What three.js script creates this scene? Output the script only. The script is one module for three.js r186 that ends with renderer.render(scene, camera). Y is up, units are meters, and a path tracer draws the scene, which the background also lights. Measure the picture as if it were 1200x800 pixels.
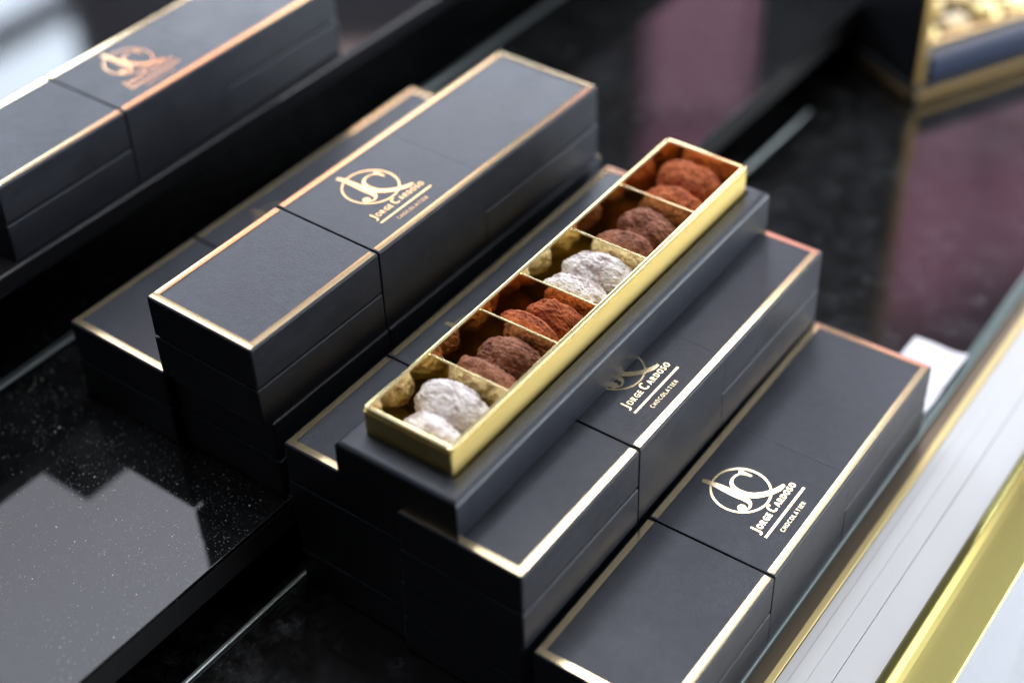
import * as THREE from 'three';
import { RoundedBoxGeometry } from 'three/addons/geometries/RoundedBoxGeometry.js';
import { mergeGeometries, mergeVertices } from 'three/addons/utils/BufferGeometryUtils.js';
import { ImprovedNoise } from 'three/addons/math/ImprovedNoise.js';
import { FontLoader } from 'three/addons/loaders/FontLoader.js';
import { RectAreaLightUniformsLib } from 'three/addons/lights/RectAreaLightUniformsLib.js';

// ---------------------------------------------------------------- camera, background, exposure
// Lower counter glass is y = 0, metres. The lens stands 0.557 m above it.
const EYE = 0.5574;
const scene = new THREE.Scene();
scene.background = new THREE.Color().setRGB(0.006, 0.006, 0.007);
const camera = new THREE.PerspectiveCamera(24.34, 1024 / 682, 0.02, 60);
camera.position.set(0, EYE, 0);
camera.rotation.order = 'YXZ';
camera.rotation.set(-0.70995, 0, -0.0382);
camera.focus = 0.69;
camera.userData.fStop = 2.6;
const renderer = new THREE.WebGLRenderer({ antialias: true });
renderer.toneMapping = THREE.LinearToneMapping;
renderer.toneMappingExposure = 1.35;
renderer.shadowMap.enabled = true;
RectAreaLightUniformsLib.init();

// ---------------------------------------------------------------- helpers
const rad = THREE.MathUtils.degToRad;
function rng(seed) { let a = seed >>> 0; return () => { a = (a + 0x6D2B79F5) | 0; let t = Math.imul(a ^ (a >>> 15), 1 | a); t = (t + Math.imul(t ^ (t >>> 7), 61 | t)) ^ t; return ((t ^ (t >>> 14)) >>> 0) / 4294967296; }; }
const used = {};
function numbered(n) { const k = used[n] = (used[n] ?? -1) + 1; return k ? `${n}_${String(k).padStart(3, '0')}` : n; }
function add(name, geo, mat, parent) {
  const m = new THREE.Mesh(geo, mat); m.name = parent ? name : numbered(name);
  m.castShadow = m.receiveShadow = true; (parent || scene).add(m); return m;
}
function thing(name, label, category, x, y, z, turn = 0, group) {
  const g = new THREE.Group(); g.name = numbered(name); g.position.set(x, y, z); g.rotation.y = turn;
  g.userData = { label, category }; if (group) g.userData.group = group; scene.add(g); return g;
}
function tag(o, label, category, group) { o.userData = { label, category }; if (group) o.userData.group = group; return o; }
function structure(o, label) { o.userData = { kind: 'structure', label }; return o; }
// texture coordinates in metres, by the way each face points
function metric(geo, s = 1) {
  const p = geo.attributes.position, n = geo.attributes.normal, uv = new Float32Array(p.count * 2);
  for (let i = 0; i < p.count; i++) {
    const ax = Math.abs(n.getX(i)), ay = Math.abs(n.getY(i)), az = Math.abs(n.getZ(i));
    let a, b;
    if (ay >= ax && ay >= az) { a = p.getX(i); b = p.getZ(i); } else if (ax >= az) { a = p.getZ(i); b = p.getY(i); } else { a = p.getX(i); b = p.getY(i); }
    uv[2 * i] = a * s; uv[2 * i + 1] = b * s;
  }
  geo.setAttribute('uv', new THREE.BufferAttribute(uv, 2)); return geo;
}
// a bar along z with rounded long edges (radius r) and its own edge radius at each end (rn toward +z, rf toward -z)
function bar(x0, x1, y0, y1, z0, z1, r, rn, rf) {
  const K = 4, S = 4, pos = [], nor = [], idx = [];
  const corners = [[1, 1, 0], [-1, 1, 90], [-1, -1, 180], [1, -1, 270]];
  const put = (e, z, nl, nz) => { const R = Math.max(r - e, 0.00012); for (const [sx, sy, a0] of corners) for (let k = 0; k <= K; k++) { const a = rad(a0 + 90 * k / K), c = Math.cos(a), q = Math.sin(a); pos.push((sx > 0 ? x1 - e - R : x0 + e + R) + R * c, (sy > 0 ? y1 - e - R : y0 + e + R) + R * q, z); nor.push(c * nl, q * nl, nz); } };
  for (let k = 0; k <= S; k++) { const a = k / S * Math.PI / 2; put(rf * (1 - Math.sin(a)), z0 + rf * (1 - Math.cos(a)), Math.sin(a), -Math.cos(a)); }
  for (let k = S; k >= 0; k--) { const a = k / S * Math.PI / 2; put(rn * (1 - Math.sin(a)), z1 - rn * (1 - Math.cos(a)), Math.sin(a), Math.cos(a)); }
  const n = 4 * (K + 1), m = 2 * S + 2;
  for (let j = 0; j < m - 1; j++) for (let k = 0; k < n; k++) { const a = j * n + k, b = j * n + (k + 1) % n, c = a + n, d = b + n; idx.push(a, b, c, b, d, c); }
  for (let k = 1; k < n - 1; k++) { idx.push(0, k + 1, k); const q = (m - 1) * n; idx.push(q, q + k, q + k + 1); }
  const g = new THREE.BufferGeometry(); g.setAttribute('position', new THREE.Float32BufferAttribute(pos, 3)); g.setAttribute('normal', new THREE.Float32BufferAttribute(nor, 3)); g.setIndex(idx); return metric(g.toNonIndexed());
}
function rbox(x0, x1, y0, y1, z0, z1, r = 0.0009, seg = 3) {
  const g = new RoundedBoxGeometry(x1 - x0, y1 - y0, z1 - z0, seg, r); g.translate((x0 + x1) / 2, (y0 + y1) / 2, (z0 + z1) / 2); return metric(g);
}
function bx(x0, x1, y0, y1, z0, z1) { const g = new THREE.BoxGeometry(x1 - x0, y1 - y0, z1 - z0); g.translate((x0 + x1) / 2, (y0 + y1) / 2, (z0 + z1) / 2); return metric(g); }
// tileable value noise
function tileNoise(seed, cells, size) {
  const r = rng(seed), t = new Float32Array(cells * cells); for (let i = 0; i < t.length; i++) t[i] = r();
  const out = new Float32Array(size * size);
  for (let y = 0; y < size; y++) for (let x = 0; x < size; x++) {
    const fx = x / size * cells, fy = y / size * cells, ix = Math.floor(fx), iy = Math.floor(fy);
    let u = fx - ix, v = fy - iy; u = u * u * (3 - 2 * u); v = v * v * (3 - 2 * v);
    const a = t[(iy % cells) * cells + ix % cells], b = t[(iy % cells) * cells + (ix + 1) % cells], c = t[((iy + 1) % cells) * cells + ix % cells], d = t[((iy + 1) % cells) * cells + (ix + 1) % cells];
    out[y * size + x] = (a * (1 - u) + b * u) * (1 - v) + (c * (1 - u) + d * u) * v;
  }
  return out;
}
function fbm(seed, size, cellsList, gains) {
  const out = new Float32Array(size * size);
  cellsList.forEach((c, k) => { const t = tileNoise(seed + 31 * k, c, size); for (let i = 0; i < out.length; i++) out[i] += t[i] * gains[k]; });
  const s = gains.reduce((a, b) => a + b, 0); for (let i = 0; i < out.length; i++) out[i] /= s; return out;
}
function texture(size, fn, repeat, srgb) {
  const d = new Uint8Array(size * size * 4);
  for (let i = 0; i < size * size; i++) { const c = fn(i, i % size, Math.floor(i / size)); for (let k = 0; k < 3; k++) d[4 * i + k] = Math.max(0, Math.min(255, Math.round((Array.isArray(c) ? c[k] : c) * 255))); d[4 * i + 3] = 255; }
  const t = new THREE.DataTexture(d, size, size); t.wrapS = t.wrapT = THREE.RepeatWrapping; t.magFilter = THREE.LinearFilter; t.minFilter = THREE.LinearMipmapLinearFilter; t.generateMipmaps = true;
  t.repeat.set(repeat, repeat); if (srgb) t.colorSpace = THREE.SRGBColorSpace; t.needsUpdate = true; return t;
}
const lin = (r, g, b) => new THREE.Color().setRGB(r, g, b);

// ---------------------------------------------------------------- materials
const M = {};
{
  const n = fbm(11, 512, [256, 128, 48, 12], [1, 0.9, 0.5, 0.3]);
  const grain = texture(512, i => n[i], 25);                              // a 4 cm tile of paper tooth
  const hand = fbm(44, 1024, [260, 40, 14, 6], [0.5, 0.5, 1, 1]); const rough = texture(1024, i => 0.78 + 0.55 * (hand[i] - 0.5), 7);
  const fib = rng(5); const fibre = fbm(70, 512, [200, 90, 20], [1, 0.7, 0.6]);
  const tone = texture(512, i => { const f = 0.80 + 0.55 * (fibre[i] - 0.5) + (fib() > 0.9985 ? 0.3 : 0); return [f, f, f]; }, 17, true);
  M.paper = new THREE.MeshPhysicalMaterial({ color: lin(0.019, 0.0215, 0.031), sheen: 0.34, sheenRoughness: 0.5, sheenColor: lin(0.72, 0.80, 1.0), specularColor: lin(0.89, 0.94, 1.0), roughness: 0.50, roughnessMap: rough, map: tone, bumpMap: grain, bumpScale: 0.00013, specularIntensity: 1.0 });
  M.core = new THREE.MeshStandardMaterial({ color: lin(0.006, 0.006, 0.007), roughness: 0.9 });
  const fn = fbm(23, 256, [96, 40, 10], [1, 0.8, 0.8]);
  M.foil = new THREE.MeshPhysicalMaterial({ color: lin(0.96, 0.76, 0.45), metalness: 1, roughness: 0.17, bumpMap: texture(256, i => fn[i], 40), bumpScale: 0.000006 });
  const gn = fbm(29, 512, [200, 70, 24, 7], [0.6, 0.6, 0.6, 1]);
  M.tray = new THREE.MeshPhysicalMaterial({ color: lin(0.97, 0.80, 0.40), metalness: 1, roughness: 0.10, bumpMap: texture(512, i => gn[i], 22), bumpScale: 0.000004 });
  const cr = rng(517), crumbs = texture(1024, () => { const v = cr(); return v > 0.9985 ? [0.62, 0.48, 0.32] : v > 0.9975 ? [0.92, 0.88, 0.8] : [1, 1, 1]; }, 9, true);   // cocoa and sugar specks on the gold
  M.tray.map = crumbs;
  M.traySatin = M.tray.clone(); M.traySatin.map = null; M.traySatin.roughness = 0.42; M.traySatin.roughnessMap = null; M.traySatin.bumpScale = 0.000008; M.traySatin.color = lin(0.88, 0.68, 0.25);
  // black stone with pale flecks, 0.42 m tile
  const clump = fbm(611, 512, [70, 26, 9], [1, 1, 0.8]);
  const S = 2048, sp = new Float32Array(S * S), hue = new Float32Array(S * S), r = rng(77);
  for (let k = 0; k < 70000; k++) {
    const cx = r() * S, cy = r() * S; if (clump[(Math.floor(cy) >> 2) * 512 + (Math.floor(cx) >> 2)] < 0.26 + 0.3 * r()) continue; const big = r(), R = big > 0.998 ? 1.9 + r() * 1.0 : big > 0.95 ? 1.1 + r() * 0.5 : 0.6 + r() * 0.45, b = (0.16 + 0.84 * r() ** 3) * (big > 0.93 ? 1 : 0.9), e = 0.6 + r() * 0.8, w = r() * 0.5;
    for (let y = Math.floor(cy - 4); y <= cy + 4; y++) for (let x = Math.floor(cx - 4); x <= cx + 4; x++) {
      const q = Math.hypot((x - cx) * e, (y - cy) / e) / R; if (q < 1.2) { const i = ((y + S) % S) * S + (x + S) % S, v = b * Math.min(1, Math.max(0, (1.2 - q) / 0.5)); if (v > sp[i]) { sp[i] = v; hue[i] = w; } }
    }
  }
  const cl = fbm(91, 512, [90, 40, 14, 5], [0.8, 0.8, 0.7, 0.7]);
  const stone = texture(S, (i, x, y) => { const c = cl[(y >> 2) * 512 + (x >> 2)]; const b = 0.055 + 0.09 * Math.max(0, c - 0.42), s = sp[i] * 1.0; return [b + s * (0.98 - 0.1 * hue[i]), b * 1.04 + s, b * 1.1 + s * (0.94 + 0.14 * hue[i])]; }, 1 / 0.42, true);
  const dust = fbm(131, 512, [220, 100, 12, 4], [1, 0.8, 0.5, 0.5]);
  const smear = texture(512, i => 0.35 + 0.6 * dust[i], 1 / 0.3);
  M.stone = new THREE.MeshPhysicalMaterial({ map: stone, roughness: 0.07, roughnessMap: smear, ior: 1.55, bumpMap: texture(512, i => dust[i], 1 / 0.09), bumpScale: 0.000004 });
  const cloud = fbm(151, 512, [120, 30, 9, 4], [0.6, 0.6, 0.9, 0.9]);
  const fleck = rng(401), film = fbm(301, 1024, [340, 120, 50, 24, 9], [0.8, 0.8, 0.9, 0.8, 0.6]);
  const smudge = texture(1024, i => { const v = 0.05 + 0.45 * Math.max(0, film[i] - 0.46) + (fleck() > 0.997 ? 0.12 * fleck() : 0); return [v, v * 1.02, v * 1.05]; }, 1 / 0.33, true);
  M.glass = new THREE.MeshPhysicalMaterial({ map: smudge, roughness: 0.14, roughnessMap: texture(512, i => 0.4 + 0.9 * cloud[i], 1 / 0.25), ior: 1.6 });
  M.acrylic = new THREE.MeshPhysicalMaterial({ color: lin(0.012, 0.012, 0.014), roughness: 0.05, ior: 1.52 });
  M.steel = new THREE.MeshStandardMaterial({ color: lin(0.40, 0.45, 0.45), metalness: 0.7, roughness: 0.28 });
  M.glassEdge = new THREE.MeshPhysicalMaterial({ color: lin(0.10, 0.14, 0.135), roughness: 0.2, ior: 1.52 });
  const br = rng(9), streak = new Float32Array(256); for (let i = 0; i < 256; i++) streak[i] = br();
  const brushed = texture(256, (i, x) => 0.72 + 0.16 * streak[x] + 0.08 * streak[(x * 7) % 256], 12);
  M.brass = new THREE.MeshPhysicalMaterial({ color: lin(0.41, 0.36, 0.12), metalness: 1, roughness: 0.24, roughnessMap: brushed, bumpMap: brushed, bumpScale: 0.0000012 });
  M.stripGold = new THREE.MeshPhysicalMaterial({ color: lin(0.52, 0.42, 0.20), metalness: 1, roughness: 0.42 });
  M.bronze = new THREE.MeshStandardMaterial({ color: lin(0.16, 0.125, 0.085), metalness: 0.8, roughness: 0.42 });
  const wn = fbm(171, 256, [64, 24, 6], [1, 1, 1]);
  M.white = new THREE.MeshPhysicalMaterial({ color: lin(0.53, 0.532, 0.53), roughness: 0.55, roughnessMap: texture(256, i => 0.7 + 0.5 * wn[i], 8), clearcoat: 0.05, clearcoatRoughness: 0.4 });
  M.frontPanel = new THREE.MeshPhysicalMaterial({ color: lin(0.27, 0.28, 0.29), roughness: 0.35 });
  M.cardPaper = new THREE.MeshStandardMaterial({ color: lin(0.82, 0.80, 0.84), roughness: 0.85 });
  M.floor = new THREE.MeshPhysicalMaterial({ color: lin(0.84, 0.86, 0.89), roughness: 0.3 });
  M.wall = new THREE.MeshStandardMaterial({ color: lin(0.045, 0.042, 0.045), roughness: 0.9 });
  M.ceiling = new THREE.MeshStandardMaterial({ color: lin(0.36, 0.35, 0.36), roughness: 0.95 });
  M.frame = new THREE.MeshStandardMaterial({ color: lin(0.02, 0.02, 0.022), roughness: 0.6 });
  M.blackBoard = new THREE.MeshPhysicalMaterial({ color: lin(0.010, 0.011, 0.014), roughness: 0.5 });
  M.skyTintBoard = new THREE.MeshPhysicalMaterial({ color: lin(0.035, 0.05, 0.10), roughness: 0.35 });  // black board; blue put in for the daylight its top reflects
  M.bronzeGold = new THREE.MeshPhysicalMaterial({ color: lin(0.62, 0.42, 0.17), metalness: 1, roughness: 0.32 });
  M.chocolateWrap = new THREE.MeshPhysicalMaterial({ color: lin(0.92, 0.74, 0.34), metalness: 0.7, roughness: 0.36 });
  M.chocolateCream = new THREE.MeshPhysicalMaterial({ color: lin(0.82, 0.62, 0.32), roughness: 0.4 });
  M.glowDay = new THREE.MeshStandardMaterial({ color: lin(0.5, 0.5, 0.5), emissive: lin(0.5, 0.55, 0.6), emissiveIntensity: 1 });
  M.glowLamp = new THREE.MeshStandardMaterial({ color: lin(0.7, 0.7, 0.7), emissive: lin(0.5, 0.5, 0.5), emissiveIntensity: 1 });
  M.glowPlum = new THREE.MeshStandardMaterial({ color: lin(0.3, 0.1, 0.18), emissive: lin(0.2, 0.08, 0.13), emissiveIntensity: 1 });
}

// ---------------------------------------------------------------- the light: shop window behind the counter and two ceiling lights
const WALL = -3.2, TOP = 1.9 + EYE;
function pane(parent, x0, x1, y0, y1, mat, rgb, power) {
  const p = add('pane', bx(x0, x1, y0, y1, -0.012, 0), mat, parent);
  const l = new THREE.RectAreaLight(lin(...rgb), power, x1 - x0, y1 - y0); l.position.set((x0 + x1) / 2, (y0 + y1) / 2, 0.004); l.rotation.y = Math.PI; parent.add(l);
  return p;
}
{
  const w = thing('shop_window', 'wide daylight shop window with dark bars behind the counter', 'window', 0, 0, WALL);
  const day = [0.86, 0.96, 1.10];
  for (const [x0, x1, p] of [[-0.82, 0.10, 6], [0.18, 1.10, 10], [1.18, 2.2, 10], [2.28, 3.4, 10]]) pane(w, x0, x1, 0.02, 1.10, M.glowDay, day, p);
  for (const [x0, x1, y0, y1] of [[-0.92, -0.83, 0, 1.16], [0.10, 0.18, 0, 1.10], [1.10, 1.18, 0, 1.10], [2.2, 2.28, 0, 1.10], [-0.83, 3.4, 1.10, 1.16]])
    add('bar', bx(x0 + 0.001, x1 - 0.001, y0, y1 - 0.001, -0.04, 0.03), M.frame, w);
  const b = thing('added_glow_panes', 'added glowing copper, cream and plum panes above the shop window, there to be mirrored', 'glow_panel', 0, 0, WALL);  // unseen glowing panes added so foil and counter mirror warm and mauve colour
  pane(b, -0.95, -0.46, 1.56, 2.04, M.glowPlum, [1.0, 0.50, 0.26], 1.3);
  pane(b, -0.44, -0.03, 1.50, 2.14, M.glowPlum, [1.0, 0.90, 0.76], 2.0);
  for (const [x0, x1, y0, y1, c, p] of [[0.34, 0.58, 1.22, 1.60, [1, 0.84, 0.86], 0.36], [0.60, 0.86, 1.20, 1.50, [1, 0.80, 0.82], 0.38], [0.60, 0.86, 1.56, 2.04, [1, 0.60, 0.68], 0.42], [0.34, 0.57, 1.64, 2.10, [1, 0.54, 0.66], 0.5],
    [0.92, 1.14, 1.22, 1.66, [1, 0.86, 0.86], 0.48], [1.16, 1.40, 1.20, 1.56, [1, 0.88, 0.90], 0.62], [1.42, 1.70, 1.24, 1.74, [1, 0.84, 0.86], 0.5], [0.92, 1.18, 1.70, 2.16, [1, 0.54, 0.66], 0.58], [1.20, 1.44, 1.64, 2.04, [1, 0.62, 0.70], 0.45], [1.46, 1.74, 1.80, 2.20, [1, 0.56, 0.66], 0.52]]) pane(b, x0, x1, y0, y1, M.glowPlum, c, p);
  // the window on the wall that runs along the counter
  const k = thing('side_window', 'daylight window with one crossbar on the wall along the counter', 'window', 0, 0, 0, -rad(37.7));
  for (const [y0, y1] of [[1.02, 1.30], [1.375, 1.74]]) {
    add('pane', bx(-2.712, -2.70, y0, y1, -1.92, -0.7), M.glowDay, k);
    const l = new THREE.RectAreaLight(lin(0.82, 0.95, 1.12), 6, 1.22, y1 - y0); l.position.set(-2.696, (y0 + y1) / 2, -1.31); l.rotation.y = -Math.PI / 2; k.add(l);
  }
  add('bar', bx(-2.74, -2.68, 1.301, 1.374, -1.92, -0.7), M.frame, k);
}
function ceilingLight(label, rects, power, tint = [0.95, 0.96, 1.05]) {
  const g = thing('ceiling_light', label, 'ceiling light', 0, TOP, 0, -rad(37.7));
  for (const [n0, n1, l0, l1] of rects) {
    add('diffuser', bx(n0, n1, 0, 0.02, -l1, -l0), M.glowLamp, g);
    const l = new THREE.RectAreaLight(lin(...tint), power, n1 - n0, l1 - l0); l.position.set((n0 + n1) / 2, -0.004, -(l0 + l1) / 2); l.rotation.x = -Math.PI / 2; g.add(l);
  }
}
ceilingLight('white ceiling light panel on the side of the long wall window', [[-3.7, -2.02, 0.2, 1.80]], 1.12, [0.90, 0.92, 1.12]);
ceilingLight('added square white light panel straight above the boxes, brightening the truffles', [[-0.93, -0.2, 0.35, 1.4]], 6.0, [1.0, 0.98, 0.95]);  // extra overhead panel, added to brighten the truffles
ceilingLight('long white ceiling light panel over the single box', [[-1.36, -0.95, 0.3, 2.6], [-1.66, -0.95, 2.6005, 2.84]], 5.0);
{
  const g = thing('street_window', 'wide bright street window facing the customer side of the counter', 'window', 0, 0, 0, -rad(37.7));
  add('frame', mergeGeometries([bx(2.42, 2.5, -0.95, 1.9, -4.5, -0.5)]), M.frame, g);
  for (const [l0, l1, power] of [[0.6, 1.8, 2.4], [1.86, 3.1, 4.4], [3.16, 4.4, 9]]) {
    add('pane', bx(2.40, 2.41, -0.9, 1.75, -l1, -l0), M.glowDay, g);
    const l = new THREE.RectAreaLight(lin(0.94, 0.98, 1.03), power, l1 - l0, 2.65); l.position.set(2.395, 0.425, -(l0 + l1) / 2); l.rotation.y = Math.PI / 2; g.add(l);
  }
}
structure(add('ceiling', bx(-4, 4, TOP + 0.03, TOP + 0.1, WALL - 0.1, 0.2), M.ceiling), 'plain pale ceiling above the counter');
structure(add('wall', bx(-4, 4, -1, TOP + 0.1, WALL - 0.2, WALL - 0.045), M.wall), 'dark wall that holds the shop window');
structure(add('floor', bx(-4, 4, -1.02, -0.95, WALL, 2.5), M.floor), 'pale glossy floor beyond the counter rail');

// ---------------------------------------------------------------- the counter, along two nearly parallel axes
function counterGroup(name, label, deg) { const g = new THREE.Group(); g.name = name; g.rotation.y = -rad(deg); g.userData = { kind: 'structure', label }; scene.add(g); return g; }
// in these groups: x is across (n), -z is along (l)
const SL = 0.0445;                                                    // height of the stone step
{
  const low = counterGroup('lower_counter', 'black polished glass counter top under the front boxes', 36.6);
  add('glass_top', bx(-0.70, -0.1802, -0.010, 0, -1.7, 0.05), M.glass, low);
  add('glass_edge', rbox(-0.1800, -0.1738, -0.010, 0.0004, -1.7, 0.05, 0.0014), M.glassEdge, low);
  add('bronze_channel', bx(-0.1737, -0.1670, -0.012, -0.0030, -1.7, 0.05), M.bronze, low);
  const step = counterGroup('stone_step', 'black speckled polished stone step beneath the rear boxes', 38.4);
  add('slab', rbox(-0.5535, -0.3872, SL - 0.0024, SL, -1.7, 0.05, 0.0003, 2), M.stone, step);
  add('slab_edge', rbox(-0.5535, -0.3870, SL - 0.0165, SL - 0.0025, -1.7, 0.05, 0.0006, 2), M.core, step);
  add('slab', rbox(-1.4, -0.5585, SL - 0.0165, SL, -1.7, 0.05, 0.0004, 2), M.stone, step);
  add('riser', bx(-1.4, -0.44, 0.0002, SL - 0.0167, -1.7, 0.05), M.frame, step);
  add('joint_strip', rbox(-0.5583, -0.5537, SL - 0.010, SL + 0.0006, -1.7, 0.05, 0.0006, 2), M.steel, step);
  const trim = add('floor_strip', rbox(-0.3832, -0.3810, 0.0002, 0.0016, -0.8, 0.05, 0.0006, 2), M.steel); trim.rotation.y = -rad(38.4);
  tag(trim, 'thin pale metal strip lying on the black glass beside the stone step', 'trim strip');

  const ledge = new THREE.Group(); ledge.name = numbered('white_ledge'); ledge.rotation.y = -rad(36.6); scene.add(ledge); tag(ledge, 'white lacquered ledge of narrow strips between gold strip and brass rail', 'ledge');
  for (const [a, b, h] of [[-0.1628, -0.15855, -0.0002], [-0.1585, -0.15185, 0.0000], [-0.1518, -0.14265, 0.0001], [-0.1424, -0.1272, 0]]) add('strip', rbox(a, b, -0.012, h, -1.7, 0.05, 0.00015, 2), M.white, ledge);
  const gs = add('gold_strip', rbox(-0.1668, -0.1631, -0.012, 0.0006, -1.7, 0.05, 0.0005, 3), M.stripGold); gs.rotation.y = -rad(36.6); tag(gs, 'slim gold metal strip bordering the white ledge', 'trim strip');
  // rail: one brass profile drawn across and pulled along the counter
  const s = new THREE.Shape(); s.moveTo(-0.1268, -0.006); s.lineTo(-0.1268, 0.0002);
  s.quadraticCurveTo(-0.1268, 0.0008, -0.1262, 0.0012); s.lineTo(-0.1236, 0.0030); s.quadraticCurveTo(-0.1229, 0.0035, -0.1220, 0.0035);
  s.quadraticCurveTo(-0.1115, 0.0043, -0.1005, 0.0022); s.quadraticCurveTo(-0.0990, 0.0023, -0.0988, 0.0008); s.lineTo(-0.0988, -0.0012); s.lineTo(-0.112, -0.006); s.closePath();
  const rg = new THREE.ExtrudeGeometry(s, { depth: 1.75, bevelEnabled: false, curveSegments: 8 }); rg.translate(0, 0, -1.7);
  const rail = add('brass_rail', rg, M.brass); rail.rotation.y = -rad(36.6); tag(rail, 'brushed brass rail along the customer edge of the counter', 'rail');
  const front = counterGroup('counter_front', 'pale panelled front of the counter below the brass rail', 36.6);
  add('backing', bx(-0.60, -0.1340, -0.948, -0.0125, -1.7, 0.05), M.frame, front);
  for (let k = 0; k < 9; k++) for (const [y0, y1] of [[-0.105, -0.0130], [-0.300, -0.109], [-0.940, -0.304]]) add('panel', rbox(-0.1338, -0.1270, y0, y1, -1.7 + k * 0.19, -1.514 + k * 0.19, 0.002, 2), M.frontPanel, front);
}

// ---------------------------------------------------------------- foil print
const font = await new FontLoader().loadAsync('fonts/droid/droid_sans_bold.typeface.json');
const fontThin = await new FontLoader().loadAsync('fonts/droid/droid_sans_regular.typeface.json');
const FT = 0.00006;
function flat(shapes, curve = 12) { const g = new THREE.ExtrudeGeometry(shapes, { depth: FT, bevelEnabled: false, curveSegments: curve }); g.rotateX(-Math.PI / 2); return g; }   // shape (x, y) -> (x, -z), top up
function spaced(text, f, sizes, x0, x1, y, wide = 1, track = 0.13) {       // letters set one by one between x0 and x1
  const glyphs = [...text].map((c, i) => ({ c, size: sizes(i, c) }));
  const items = []; let pen = 0;
  for (const { c, size } of glyphs) {
    if (c === ' ') { pen += size * 0.30; continue; }
    const sh = f.generateShapes(c, size); const g = new THREE.ShapeGeometry(sh, 4); g.computeBoundingBox(); const b = g.boundingBox;
    items.push({ sh, at: pen - b.min.x * wide, low: b.min.y }); pen += (b.max.x - b.min.x) * wide + size * track;
  }
  const k = (x1 - x0) / pen;
  return items.map(({ sh, at, low }) => { const g = flat(sh, 4); g.scale(k * wide, 1, 1); g.translate(x0 + at * k, 0, -y); return g; });
}
const mm = v => v / 1000;
function ribbon(pts, widths) {                                // a stroke of changing width
  const c = new THREE.CatmullRomCurve3(pts.map(([x, y]) => new THREE.Vector3(x, y, 0)), false, 'centripetal'), N = 56, L = [], R = [];
  for (let i = 0; i <= N; i++) {
    const t = i / N, p = c.getPoint(t), d = c.getTangent(t), f = t * (widths.length - 1), k = Math.min(widths.length - 2, Math.floor(f)), w = (widths[k] + (widths[k + 1] - widths[k]) * (f - k)) / 2;
    L.push(new THREE.Vector2(p.x - d.y * w, p.y + d.x * w)); R.push(new THREE.Vector2(p.x + d.y * w, p.y - d.x * w));
  }
  return new THREE.Shape([...L, ...R.reverse()]);
}
const S2 = a => a.map(([x, y]) => [mm(x), mm(y)]);
const print = (() => {
  const CX = mm(126.1), CY = mm(5.2), out = {};
  const ring = new THREE.Shape(); ring.absarc(0, 0, mm(13.9), 0, Math.PI * 2); const hole = new THREE.Path(); hole.absarc(0, 0, mm(12.95), 0, Math.PI * 2, true); ring.holes.push(hole);
  const stem = ribbon(S2([[-4.3, 17.4], [-3.7, 15.4], [-3.3, 11], [-3.3, 5], [-3.4, 0], [-3.6, -4.2], [-4.9, -7.4], [-7.4, -8.3], [-9.4, -7.2]]), [2.2, 2.4, 2.7, 3.2, 3.7, 3.5, 2.6, 1.2, 0.8, 1.0].map(mm));
  const ball = new THREE.Shape(); ball.absarc(mm(-9.2), mm(-5.6), mm(2.0), 0, Math.PI * 2);
  const cee = ribbon(S2([[10.4, 4.0], [8.0, 5.8], [4.6, 6.6], [1.2, 5.4], [-0.8, 2.4], [-1.2, -1.5], [-0.2, -5.4], [2.6, -9.0], [6.6, -12.0], [10.4, -13.8], [13.6, -14.4]]), [0.6, 0.7, 0.9, 1.5, 2.3, 2.9, 3.1, 2.9, 2.6, 2.3, 1.3].map(mm));
  const serif = new THREE.Shape([[10.0, 6.6], [10.9, 5.6], [10.7, 0.2], [9.9, 0.2], [9.3, 3.6], [8.2, 5.4]].map(([x, y]) => new THREE.Vector2(mm(x), mm(y))));
  const lift = (g, k) => g.translate(0, k * 0.000012, 0);
  const emblem = mergeGeometries([ring, stem, ball, cee, serif].map((s, k) => lift(flat(s, k === 0 ? 40 : 16), k)).map(g => g.index ? g.toNonIndexed() : g)); emblem.translate(CX, 0, -CY); out.emblem = emblem;
  const big = (i) => i === 0 || i === 6;
  const name = spaced('JORGE CARDOSO', font, i => big(i) ? mm(4.7) : mm(3.0), mm(107.4), mm(143.4), mm(-13.8), 0.86, 0.20); out.name = mergeGeometries(name.map(g => g.index ? g.toNonIndexed() : g));
  const sub = spaced('CHOCOLATIER', fontThin, () => mm(2.0), mm(114.4), mm(135.8), mm(-22.5), 0.8, 0.32); out.sub = mergeGeometries(sub.map(g => g.index ? g.toNonIndexed() : g));
  const bar = new THREE.Shape([[107.2, -17.9], [143.0, -17.9], [143.0, -16.8], [107.2, -16.8]].map(([x, y]) => new THREE.Vector2(mm(x), mm(y)))); out.bar = flat(bar).toNonIndexed();
  for (const k in out) { const g = out[k]; g.rotateY(Math.PI / 2); metric(g); }        // print x runs away from the near end (local -z), print y to the left (local -x)
  return out;
})();

// ---------------------------------------------------------------- the boxes
const BL = 0.25, BW = 0.0627, BH = 0.04445;
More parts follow.
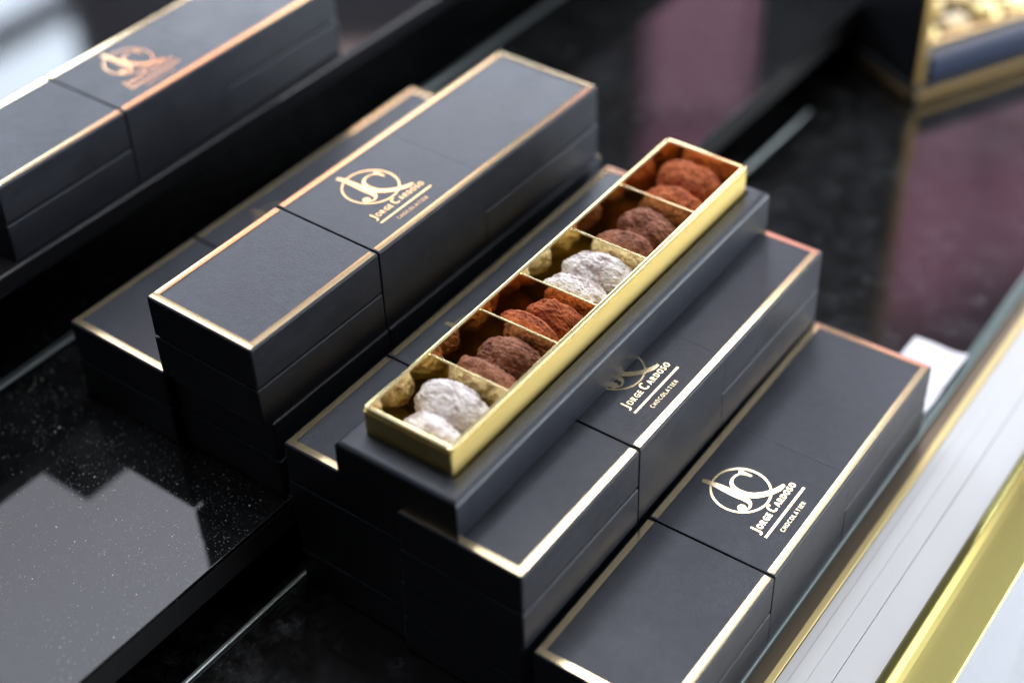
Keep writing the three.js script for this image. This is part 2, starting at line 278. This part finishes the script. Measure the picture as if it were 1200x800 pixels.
// a foil line whose section falls away gently toward the box edge; a runs across (0 outside .. w inside)
function foilLine(len, w, seg = 5) {
  const g = new THREE.PlaneGeometry(len, w, 1, seg); g.rotateX(-Math.PI / 2);
  const p = g.attributes.position;
  for (let i = 0; i < p.count; i++) { const t = p.getZ(i) / w + 0.5; p.setY(i, 0.00016 - 0.00013 * t * t); }   // +z side is the outside
  g.computeVertexNormals(); return g;
}
function chocolateBox(label, x, y, z, turn, seam, crease, group) {
  const t = thing('chocolate_box', label, 'gift box', x, y, z, turn, group);
  const h = BW / 2, zn = BL / 2, zs = zn - seam * BL, zc = zn - crease * BL, jy = BH * 0.5;
  add('core', bx(-h + 0.0016, h - 0.0016, 0.0012, BH - 0.0012, -zn + 0.0016, zn - 0.0016), M.core, t);
  const R = 0.0011, G = 0.0005, F = 0.00003, T = 0.00012;
  add('lid', bar(-h, h, jy + 0.0004, BH, zs + G, zn, R, R, 0.0004), M.paper, t);
  add('base', bar(-h - 0.0003, h + 0.0003, 0, jy - 0.0004, zs + G, zn + 0.0003, R, R, 0.0004), M.paper, t);
  add('band', bar(-h, h, 0, BH, zc + F, zs - G, R, 0.0004, T), M.paper, t);
  add('lid', bar(-h, h, jy + 0.0004, BH, -zn, zc - F, R, T, R), M.paper, t);
  add('base', bar(-h - 0.0001, h + 0.0001, 0, jy - 0.0004, -zn - 0.0003, zc - F, R, T, R), M.paper, t);
  const jr = rng(Math.round(Math.abs(x * 9e4 + z * 7e4) + y * 1e5)); for (const c of t.children) if (c.name === 'base') { c.position.set((jr() - 0.5) * 0.0003, 0, (jr() - 0.5) * 0.0002); c.rotation.y = (jr() - 0.5) * 0.0035; }
  const e = 0.0010, w = 0.0032, Y = BH + 0.00003;
  const line = (len, cx, cz, ry) => { const m = add('gold_line', metric(foilLine(len, w)), M.foil, t); m.position.set(cx, Y, cz); m.rotation.y = ry; };
  line(BW - 2 * e, 0, zn - e - w / 2, 0); line(BW - 2 * e, 0, -zn + e + w / 2, Math.PI);
  for (const s of [1, -1]) for (const [a, b] of [[zs + 0.0014, zn - e - w], [-zn + e + w, zs - 0.0014]]) line(b - a, s * (h - e - w / 2), (a + b) / 2, s * Math.PI / 2);
  const du = (seam - 0.3578) * BL;                            // the print sits on the band
  for (const [n, g] of [['emblem', print.emblem], ['name_lettering', print.name], ['underline', print.bar], ['small_lettering', print.sub]]) { const m = add(n, g, M.foil, t); m.position.set(0, BH + 0.00002, zn - du); }
  return t;
}
const Y0 = 0.5574;
const boxes = [
  ['black chocolate box with gold border lying on top of two boxes on the stone step', -0.0543, SL + BH, -0.6104, -0.6735, 0.323, 0.626],
  ['black gold-edged box half covered by the top box, on the shelf side', -0.1040, SL, -0.6500, -0.6705, 0.32, 0.626],
  ['black box almost hidden under the top box, only its long side showing', -0.0513, SL, -0.6132, -0.6696, 0.31, 0.62],
  ['black gold-edged box squeezed between the tall stack and the open box with the gold tray', 0.0019, BH, -0.5649, -0.6555, 0.2753, 0.60],
  ['black box directly below the one squeezed beside the tall stack, only its end visible', 0.0024, 0, -0.5652, -0.6545, 0.30, 0.61],
  ['black gold-edged box under the long side of the gold tray, logo half hidden by it', 0.0510, BH, -0.5228, -0.6504, 0.3412, 0.627],
  ['black box at the bottom of the tray stack, next to the single box', 0.0492, 0, -0.5240, -0.6500, 0.34, 0.63],
  ['single black chocolate box with full gold logo beside the brass rail', 0.1030, 0, -0.4852, -0.6391, 0.3578, 0.645],
  ['black chocolate box with coppery logo alone on the raised black shelf', -0.1838, 0.1058, -0.7063, -0.6624, 0.34, 0.63],
];
boxes.forEach(([label, x, y, z, a, s, c], i) => { const b = chocolateBox(label, x, y, z, a, s, c, 'long black chocolate boxes'); if (i === 8) b.scale.setScalar(0.928); });   // the rear one is a smaller size
{
  const g = thing('display_shelf', 'raised black glossy shelf under the single rear box', 'shelf', 0, SL + 0.0002, 0, -rad(38.4));
  add('shelf_board', rbox(-1.0, -0.5495, 0.0500, 0.0609, -1.3, -0.05, 0.0012), M.acrylic, g);
  add('support', bx(-0.98, -0.63, 0, 0.0499, -1.28, -0.07), M.frame, g);
}

// ---------------------------------------------------------------- open box base, gold tray, truffles
const TX = 0.0274, TZ = -0.5468, TA = -0.6510, TL = 0.2335, TW = 0.0445, RIM = 0.1241;
{
  const t = thing('box_base', 'black open box base holding the gold tray, laid across two boxes', 'box base', 0.0267, 2 * BH + 0.0002, -0.5438, -0.6509);
  const hs = 0.0203, hw = BW / 2, hl = BL / 2, off = 0.0028;
  const iw = TW / 2 + 0.0004, i0 = -TL / 2 - 0.0004 - off, i1 = TL / 2 + 0.0004 - off;
  // section from the tray edge outward: gentle slope, soft shoulder, straight side
  const section = d => { const p = [[0, -0.004], [0, -0.0002], [0.0004, 0.0001]]; const R = 0.0026; for (let k = 0; k <= 8; k++) { const a = k / 8 * Math.PI / 2; p.push([d - R + R * Math.sin(a), -R - 0.0002 + R * Math.cos(a) + (k === 0 ? 0.0001 : 0)]); } p.push([d + 0.0001, -hs]); return p; };
  const side = (ax, az, bx_, bz, ox, oz, px, pz) => {   // inner edge a->b; outer corners o (at a) and p (at b)
    const prof = section(1), n = prof.length, pos = [], idx = [], K = 24;
    const da = Math.hypot(ox - ax, oz - az);
    for (let k = 0; k <= K; k++) {
      const f = k / K; const ixx = ax + (bx_ - ax) * f, izz = az + (bz - az) * f, oxx = ox + (px - ox) * f, ozz = oz + (pz - oz) * f;
      const straight = Math.min(Math.abs(oxx - ixx) || 1, 1);
      const D = da; const pr = section(0.0085);
      for (const [u, v] of pr) { const s = u / 0.0085; pos.push(ixx + (oxx - ixx) * s, hs + v, izz + (ozz - izz) * s); }
    }
    for (let k = 0; k < K; k++) for (let j = 0; j < n - 1; j++) { const a = k * n + j, b = a + n; idx.push(a, b, a + 1, b, b + 1, a + 1); }
    const g = new THREE.BufferGeometry(); g.setAttribute('position', new THREE.Float32BufferAttribute(pos, 3)); g.setIndex(idx); g.computeVertexNormals(); return metric(g);
  };
  const I = [[-iw, i1], [iw, i1], [iw, i0], [-iw, i0]], O = [[-hw, hl], [hw, hl], [hw, -hl], [-hw, -hl]];
  for (let k = 0; k < 4; k++) { const q = (k + 1) % 4; add('side', side(I[k][0], I[k][1], I[q][0], I[q][1], O[k][0], O[k][1], O[q][0], O[q][1]), M.paper, t); }
  add('bottom', bx(-hw + 0.001, hw - 0.001, 0.0002, 0.002, -hl + 0.001, hl - 0.001), M.core, t);
}
const tray = thing('gold_tray', 'long gold tray with six compartments of truffles in the open black box', 'tray', TX, RIM - 0.0325, TZ, TA);
const CUTS = [0.0412, 0.0767, 0.1067, 0.1465, 0.1884];
{
  const rr = (w, l, r, P) => { const s = new P(); s.moveTo(-w + r, -l); s.lineTo(w - r, -l); s.quadraticCurveTo(w, -l, w, -l + r); s.lineTo(w, l - r); s.quadraticCurveTo(w, l, w - r, l); s.lineTo(-w + r, l); s.quadraticCurveTo(-w, l, -w, l - r); s.lineTo(-w, -l + r); s.quadraticCurveTo(-w, -l, -w + r, -l); return s; };
  const bv = 0.0007, th = 0.0021, s = rr(TW / 2 - bv, TL / 2 - bv, 0.0014, THREE.Shape); s.holes.push(rr(TW / 2 - th + bv, TL / 2 - th + bv, 0.0012, THREE.Path));
  const g = new THREE.ExtrudeGeometry(s, { depth: 0.0325 - 2 * bv, bevelEnabled: true, bevelSize: bv, bevelThickness: bv, bevelSegments: 3, curveSegments: 5 }); g.translate(0, 0, bv); g.rotateX(-Math.PI / 2);
  add('shell', metric(g), M.tray, tray);
  const o = rr(TW / 2 + 0.0002, TL / 2 + 0.0002, 0.0016, THREE.Shape); o.holes.push(rr(TW / 2 - 0.0001, TL / 2 - 0.0001, 0.0014, THREE.Path));
  const og = new THREE.ExtrudeGeometry(o, { depth: 0.0305, bevelEnabled: false, curveSegments: 5 }); og.rotateX(-Math.PI / 2); add('outer_wrap', metric(og), M.traySatin, tray);
  add('floor', bx(-TW / 2 + 0.001, TW / 2 - 0.001, 0.0006, 0.0018, -TL / 2 + 0.001, TL / 2 - 0.001), M.tray, tray);
  for (const c of CUTS) add('divider', rbox(-TW / 2 + 0.0012, TW / 2 - 0.0012, 0.0016, 0.0318, TL / 2 - c - 0.0006, TL / 2 - c + 0.0006, 0.0004, 2), M.tray, tray);
}
const P3 = new ImprovedNoise();
function fb(x, y, z, o = 4) { let s = 0, a = 0.5, f = 1; for (let i = 0; i < o; i++) { s += a * P3.noise(x * f, y * f, z * f); a *= 0.5; f *= 2.03; } return s; }
function truffleGeometry(seed, ax, ay, az, kind) {
  let g = new THREE.IcosahedronGeometry(1, 60); g.deleteAttribute('uv'); g.deleteAttribute('normal'); g = mergeVertices(g, 1e-5);
  const p = g.attributes.position, col = new Float32Array(p.count * 3), o = seed * 7.31;
  const pal = { white: [[0.88, 0.84, 0.82], [0.30, 0.19, 0.16], [0.74, 0.67, 0.63]], milk: [[0.40, 0.175, 0.105], [0.12, 0.038, 0.022], [0.29, 0.110, 0.062]], red: [[0.58, 0.165, 0.056], [0.15, 0.028, 0.010], [0.42, 0.098, 0.030]] }[kind];
  for (let i = 0; i < p.count; i++) {
    const x = p.getX(i), y = p.getY(i), z = p.getZ(i);
    const lump = fb(x * 0.9 + o, y * 0.9, z * 0.9 - o, 2), mid = fb(x * 2.6 - o, y * 2.6 + o, z * 2.6, 3), ridge = 1 - Math.abs(fb(x * 3.2 + o * 2, y * 3.2, z * 3.2 + o, 3)) * 2.4, fine = fb(x * 15 + o, y * 15 - o, z * 15, 3), tiny = P3.noise(x * 48 + o, y * 48, z * 48);
    const r = 1 + 0.20 * lump + 0.15 * mid + 0.085 * Math.max(0, ridge - 0.3) + 0.036 * fine + 0.009 * tiny;
    p.setXYZ(i, x * r * ax, y * r * ay * (y < 0 ? 0.92 : 1), z * r * az);
    const pf = fb(x * 14 - o * 1.7 + 5, y * 14 + 9, z * 14 + o, 3), pt = P3.noise(x * 45 - o, y * 45 + 3, z * 45);   // powder grain, its own pattern
    let w = kind === 'white' ? 0.90 + 2.5 * fb(x * 2.6 + o, y * 2.6 + 2 * o, z * 2.6, 4) + 1.5 * pf + 0.25 * pt : 0.56 + 1.6 * fb(x * 4 + o, y * 4 + 2 * o, z * 4, 4) + 1.9 * pf + 0.5 * pt;
    w += 1.5 * fb(x * 1.3 - o, y * 1.3, z * 1.3 + o, 2); w = Math.max(0, Math.min(1, w)); const k = Math.max(0, Math.min(1, 0.5 + 1.8 * fb(x * 9 - o, y * 9, z * 9, 3))), sp = 1 + 0.30 * pt;
    for (let c = 0; c < 3; c++) { const a = pal[1][c] + (pal[0][c] - pal[1][c]) * w; col[3 * i + c] = (a * 0.72 + 0.28 * (pal[2][c] * (0.55 + 0.9 * k))) * sp; }
  }
  g.setAttribute('color', new THREE.BufferAttribute(col, 3)); g.computeVertexNormals(); return g;
}
{
  const mats = { white: new THREE.MeshPhysicalMaterial({ vertexColors: true, roughness: 0.95, sheen: 0.3, sheenRoughness: 0.6, sheenColor: lin(1, 1, 1) }), cocoa: new THREE.MeshPhysicalMaterial({ vertexColors: true, roughness: 0.92, sheen: 0.25, sheenRoughness: 0.5, sheenColor: lin(0.9, 0.6, 0.45) }) };
  const d = new THREE.Vector3(-Math.sin(TA), 0, -Math.cos(TA)), n = new THREE.Vector3(Math.cos(TA), 0, -Math.sin(TA));
  // [across mm, along mm from near end, top below the rim mm, half length, half height, half width, turn, tilt, kind, label]
  const list = [
    [-0.8, 30.2, 1.0, 17.0, 12.6, 10.0, 6, 4, 'white', 'plump powdered sugar truffle behind another, in the end compartment of the gold tray'],
    [3.0, 11.6, 3.2, 16.2, 12.0, 9.4, -8, -4, 'white', 'powdered sugar truffle against the end wall of the gold tray'],
    [2.4, 67.2, 1.4, 16.0, 12.8, 8.6, 10, 10, 'milk', 'pale brown cocoa truffle with a pointed bump, beside the red-brown pair'],
    [1.4, 50.6, 2.6, 16.4, 12.0, 8.8, -4, 8, 'milk', 'smooth ridged pale brown truffle next to the sugar truffles'],
    [4.6, 98.4, 1.0, 16.2, 13.0, 7.4, 4, 14, 'red', 'red-brown cocoa truffle leaning on its twin beside the second sugar pair'],
    [-0.6, 85.2, 1.6, 16.0, 12.4, 7.4, -6, 10, 'red', 'red-brown cocoa truffle with craggy ridges next to the pale brown pair'],
    [1.8, 136.6, 0.6, 17.0, 13.0, 9.6, 12, 6, 'white', 'oval sugar dusted truffle in the middle compartment beside brown truffles'],
    [1.0, 117.4, 1.4, 17.2, 12.4, 9.4, 8, 4, 'white', 'cracked sugar dusted truffle beside the red-brown pair'],
    [3.0, 177.0, 0.6, 16.2, 13.2, 9.8, -2, 4, 'milk', 'round dusty brown truffle in the fifth compartment from the sugar end'],
    [1.4, 157.4, 2.2, 16.4, 12.2, 9.6, 6, 6, 'milk', 'flat dusty brown truffle beside the oval sugar truffle'],
    [-0.8, 219.6, 1.0, 17.0, 13.2, 9.8, 0, 2, 'red', 'broad reddish cocoa truffle against the end wall away from the sugar truffles'],
    [2.2, 200.2, 2.6, 16.4, 12.2, 9.6, 5, 4, 'red', 'bright reddish cocoa truffle in front of the broad one in the last compartment'],
  ];
  list.forEach(([a, l, top, hl, hh, hw, turn, tilt, kind, label], i) => {
    const g = truffleGeometry(i + 1, mm(hl), mm(hh), mm(hw), kind); g.rotateZ(-rad(tilt) * 0.6); g.rotateY(rad(turn)); g.computeBoundingBox();
    g.translate(0, -g.boundingBox.max.y, 0);
    const m = add('truffle', g, kind === 'white' ? mats.white : mats.cocoa); const q = new THREE.Vector3(TX, 0, TZ).addScaledVector(d, mm(l) - TL / 2).addScaledVector(n, mm(a));
    m.position.set(q.x, RIM - mm(top), q.z); m.rotation.y = TA; tag(m, label, 'truffle', 'truffles in the gold tray');
  });
}

// ---------------------------------------------------------------- things at the back and side
{
  const t = thing('display_box', 'tall black display box with gold edges holding gold wrapped chocolates', 'display box', 0.264, 0.0002, -0.868, rad(25.5));
  const w = 0.26, dp = 0.17, tall = 0.27;
  add('side_wall', rbox(0, 0.010, 0.012, tall, -dp, -0.0032, 0.0008, 2), M.blackBoard, t);
  add('gold_edge', rbox(0.0002, 0.0070, 0.012, tall, -0.0030, 0, 0.0006, 2), M.bronzeGold, t);
  add('side_wall', rbox(w - 0.010, w, 0.012, 0.045, -dp, -0.0032, 0.0008, 2), M.blackBoard, t);
  add('back_wall', rbox(0.0102, w - 0.0102, 0.012, 0.045, -dp, -dp + 0.008, 0.0008, 2), M.blackBoard, t);
  add('plinth', rbox(-0.002, w + 0.002, 0, 0.0118, -dp - 0.002, 0.002, 0.001, 2), M.blackBoard, t);
  add('gold_edge', rbox(0.0, w, 0.0030, 0.0078, 0.0021, 0.0028, 0.0003, 2), M.bronzeGold, t);
  add('gold_edge', rbox(-0.0028, -0.0021, 0.0022, 0.0070, -dp, 0, 0.0003, 2), M.bronzeGold, t);
  add('front_board', rbox(0.0104, w - 0.0104, 0.012, 0.030, -0.012, -0.001, 0.003, 3), M.skyTintBoard, t);
  add('gold_liner', rbox(0.0106, w - 0.0106, 0.020, 0.0335, -0.0160, -0.0122, 0.0006, 2), M.tray, t);
  add('gold_liner', bx(0.0106, w - 0.0106, 0.0125, 0.020, -dp + 0.009, -0.0162), M.bronze, t);
  for (let c = 0; c <= 8; c++) add('divider', bx(0.0366 + c * 0.0262, 0.0374 + c * 0.0262, 0.0201, 0.0300, -dp + 0.0092, -0.0164), M.skyTintBoard, t);
  const rnd = rng(3), piece = new RoundedBoxGeometry(0.0205, 0.0150, 0.0165, 4, 0.0055), dome = new THREE.SphereGeometry(0.0100, 20, 14); dome.scale(1, 0.95, 1);
  const inv = Math.cos(rad(25.5)), si = Math.sin(rad(25.5));
  let k = 0;
  for (let r = 0; r < 5; r++) for (let c = 0; c < 9; c++) {
    const lx = 0.0240 + c * 0.0262, lz = -0.0280 - r * 0.0268, kind = (r + c * 2) % 3;
    const m = add('wrapped_chocolate', kind === 1 ? dome : piece, kind === 2 ? M.chocolateCream : M.chocolateWrap);
    m.position.set(0.264 + lx * inv + lz * si, kind === 1 ? 0.0302 : 0.0277, -0.868 - lx * si + lz * inv); m.rotation.y = rad(25.5) + (rnd() - 0.5) * 0.3;
    tag(m, ['square gold foil wrapped chocolate in the display box', 'round gold foil wrapped chocolate in the display box', 'square cream coloured chocolate in the display box'][kind], 'chocolate', 'chocolates in the display box');
    k++;
  }
}
{
  const g = new THREE.PlaneGeometry(0.030, 0.062, 24, 24); g.rotateX(-Math.PI / 2);
  const p = g.attributes.position; for (let i = 0; i < p.count; i++) { const x = p.getX(i) / 0.015, z = p.getZ(i) / 0.031; p.setY(i, 0.0012 + 0.0022 * Math.max(0, x) ** 2 * (z < 0 ? 1 : 0.6) + 0.0016 * Math.max(0, -z) ** 2 + 0.0009 * Math.sin(x * 3.4 + z * 4) * (0.6 + 0.4 * Math.sin(z * 7))); }
  const low = g.clone(); low.translate(0, -0.0003, 0); const idx = low.index.array; for (let i = 0; i < idx.length; i += 3) { const q = idx[i]; idx[i] = idx[i + 1]; idx[i + 1] = q; }
  g.computeVertexNormals(); low.computeVertexNormals();
  const m = add('paper_slip', mergeGeometries([g, low]), M.cardPaper); const a = rad(36.6), n = -0.1928, l = 0.6085;
  m.position.set(n * Math.cos(a) + l * Math.sin(a), 0, n * Math.sin(a) - l * Math.cos(a)); m.rotation.y = -rad(36.6) - 0.03; tag(m, 'small curled white paper slip behind the single box beside the rail', 'paper');
}
renderer.render(scene, camera);
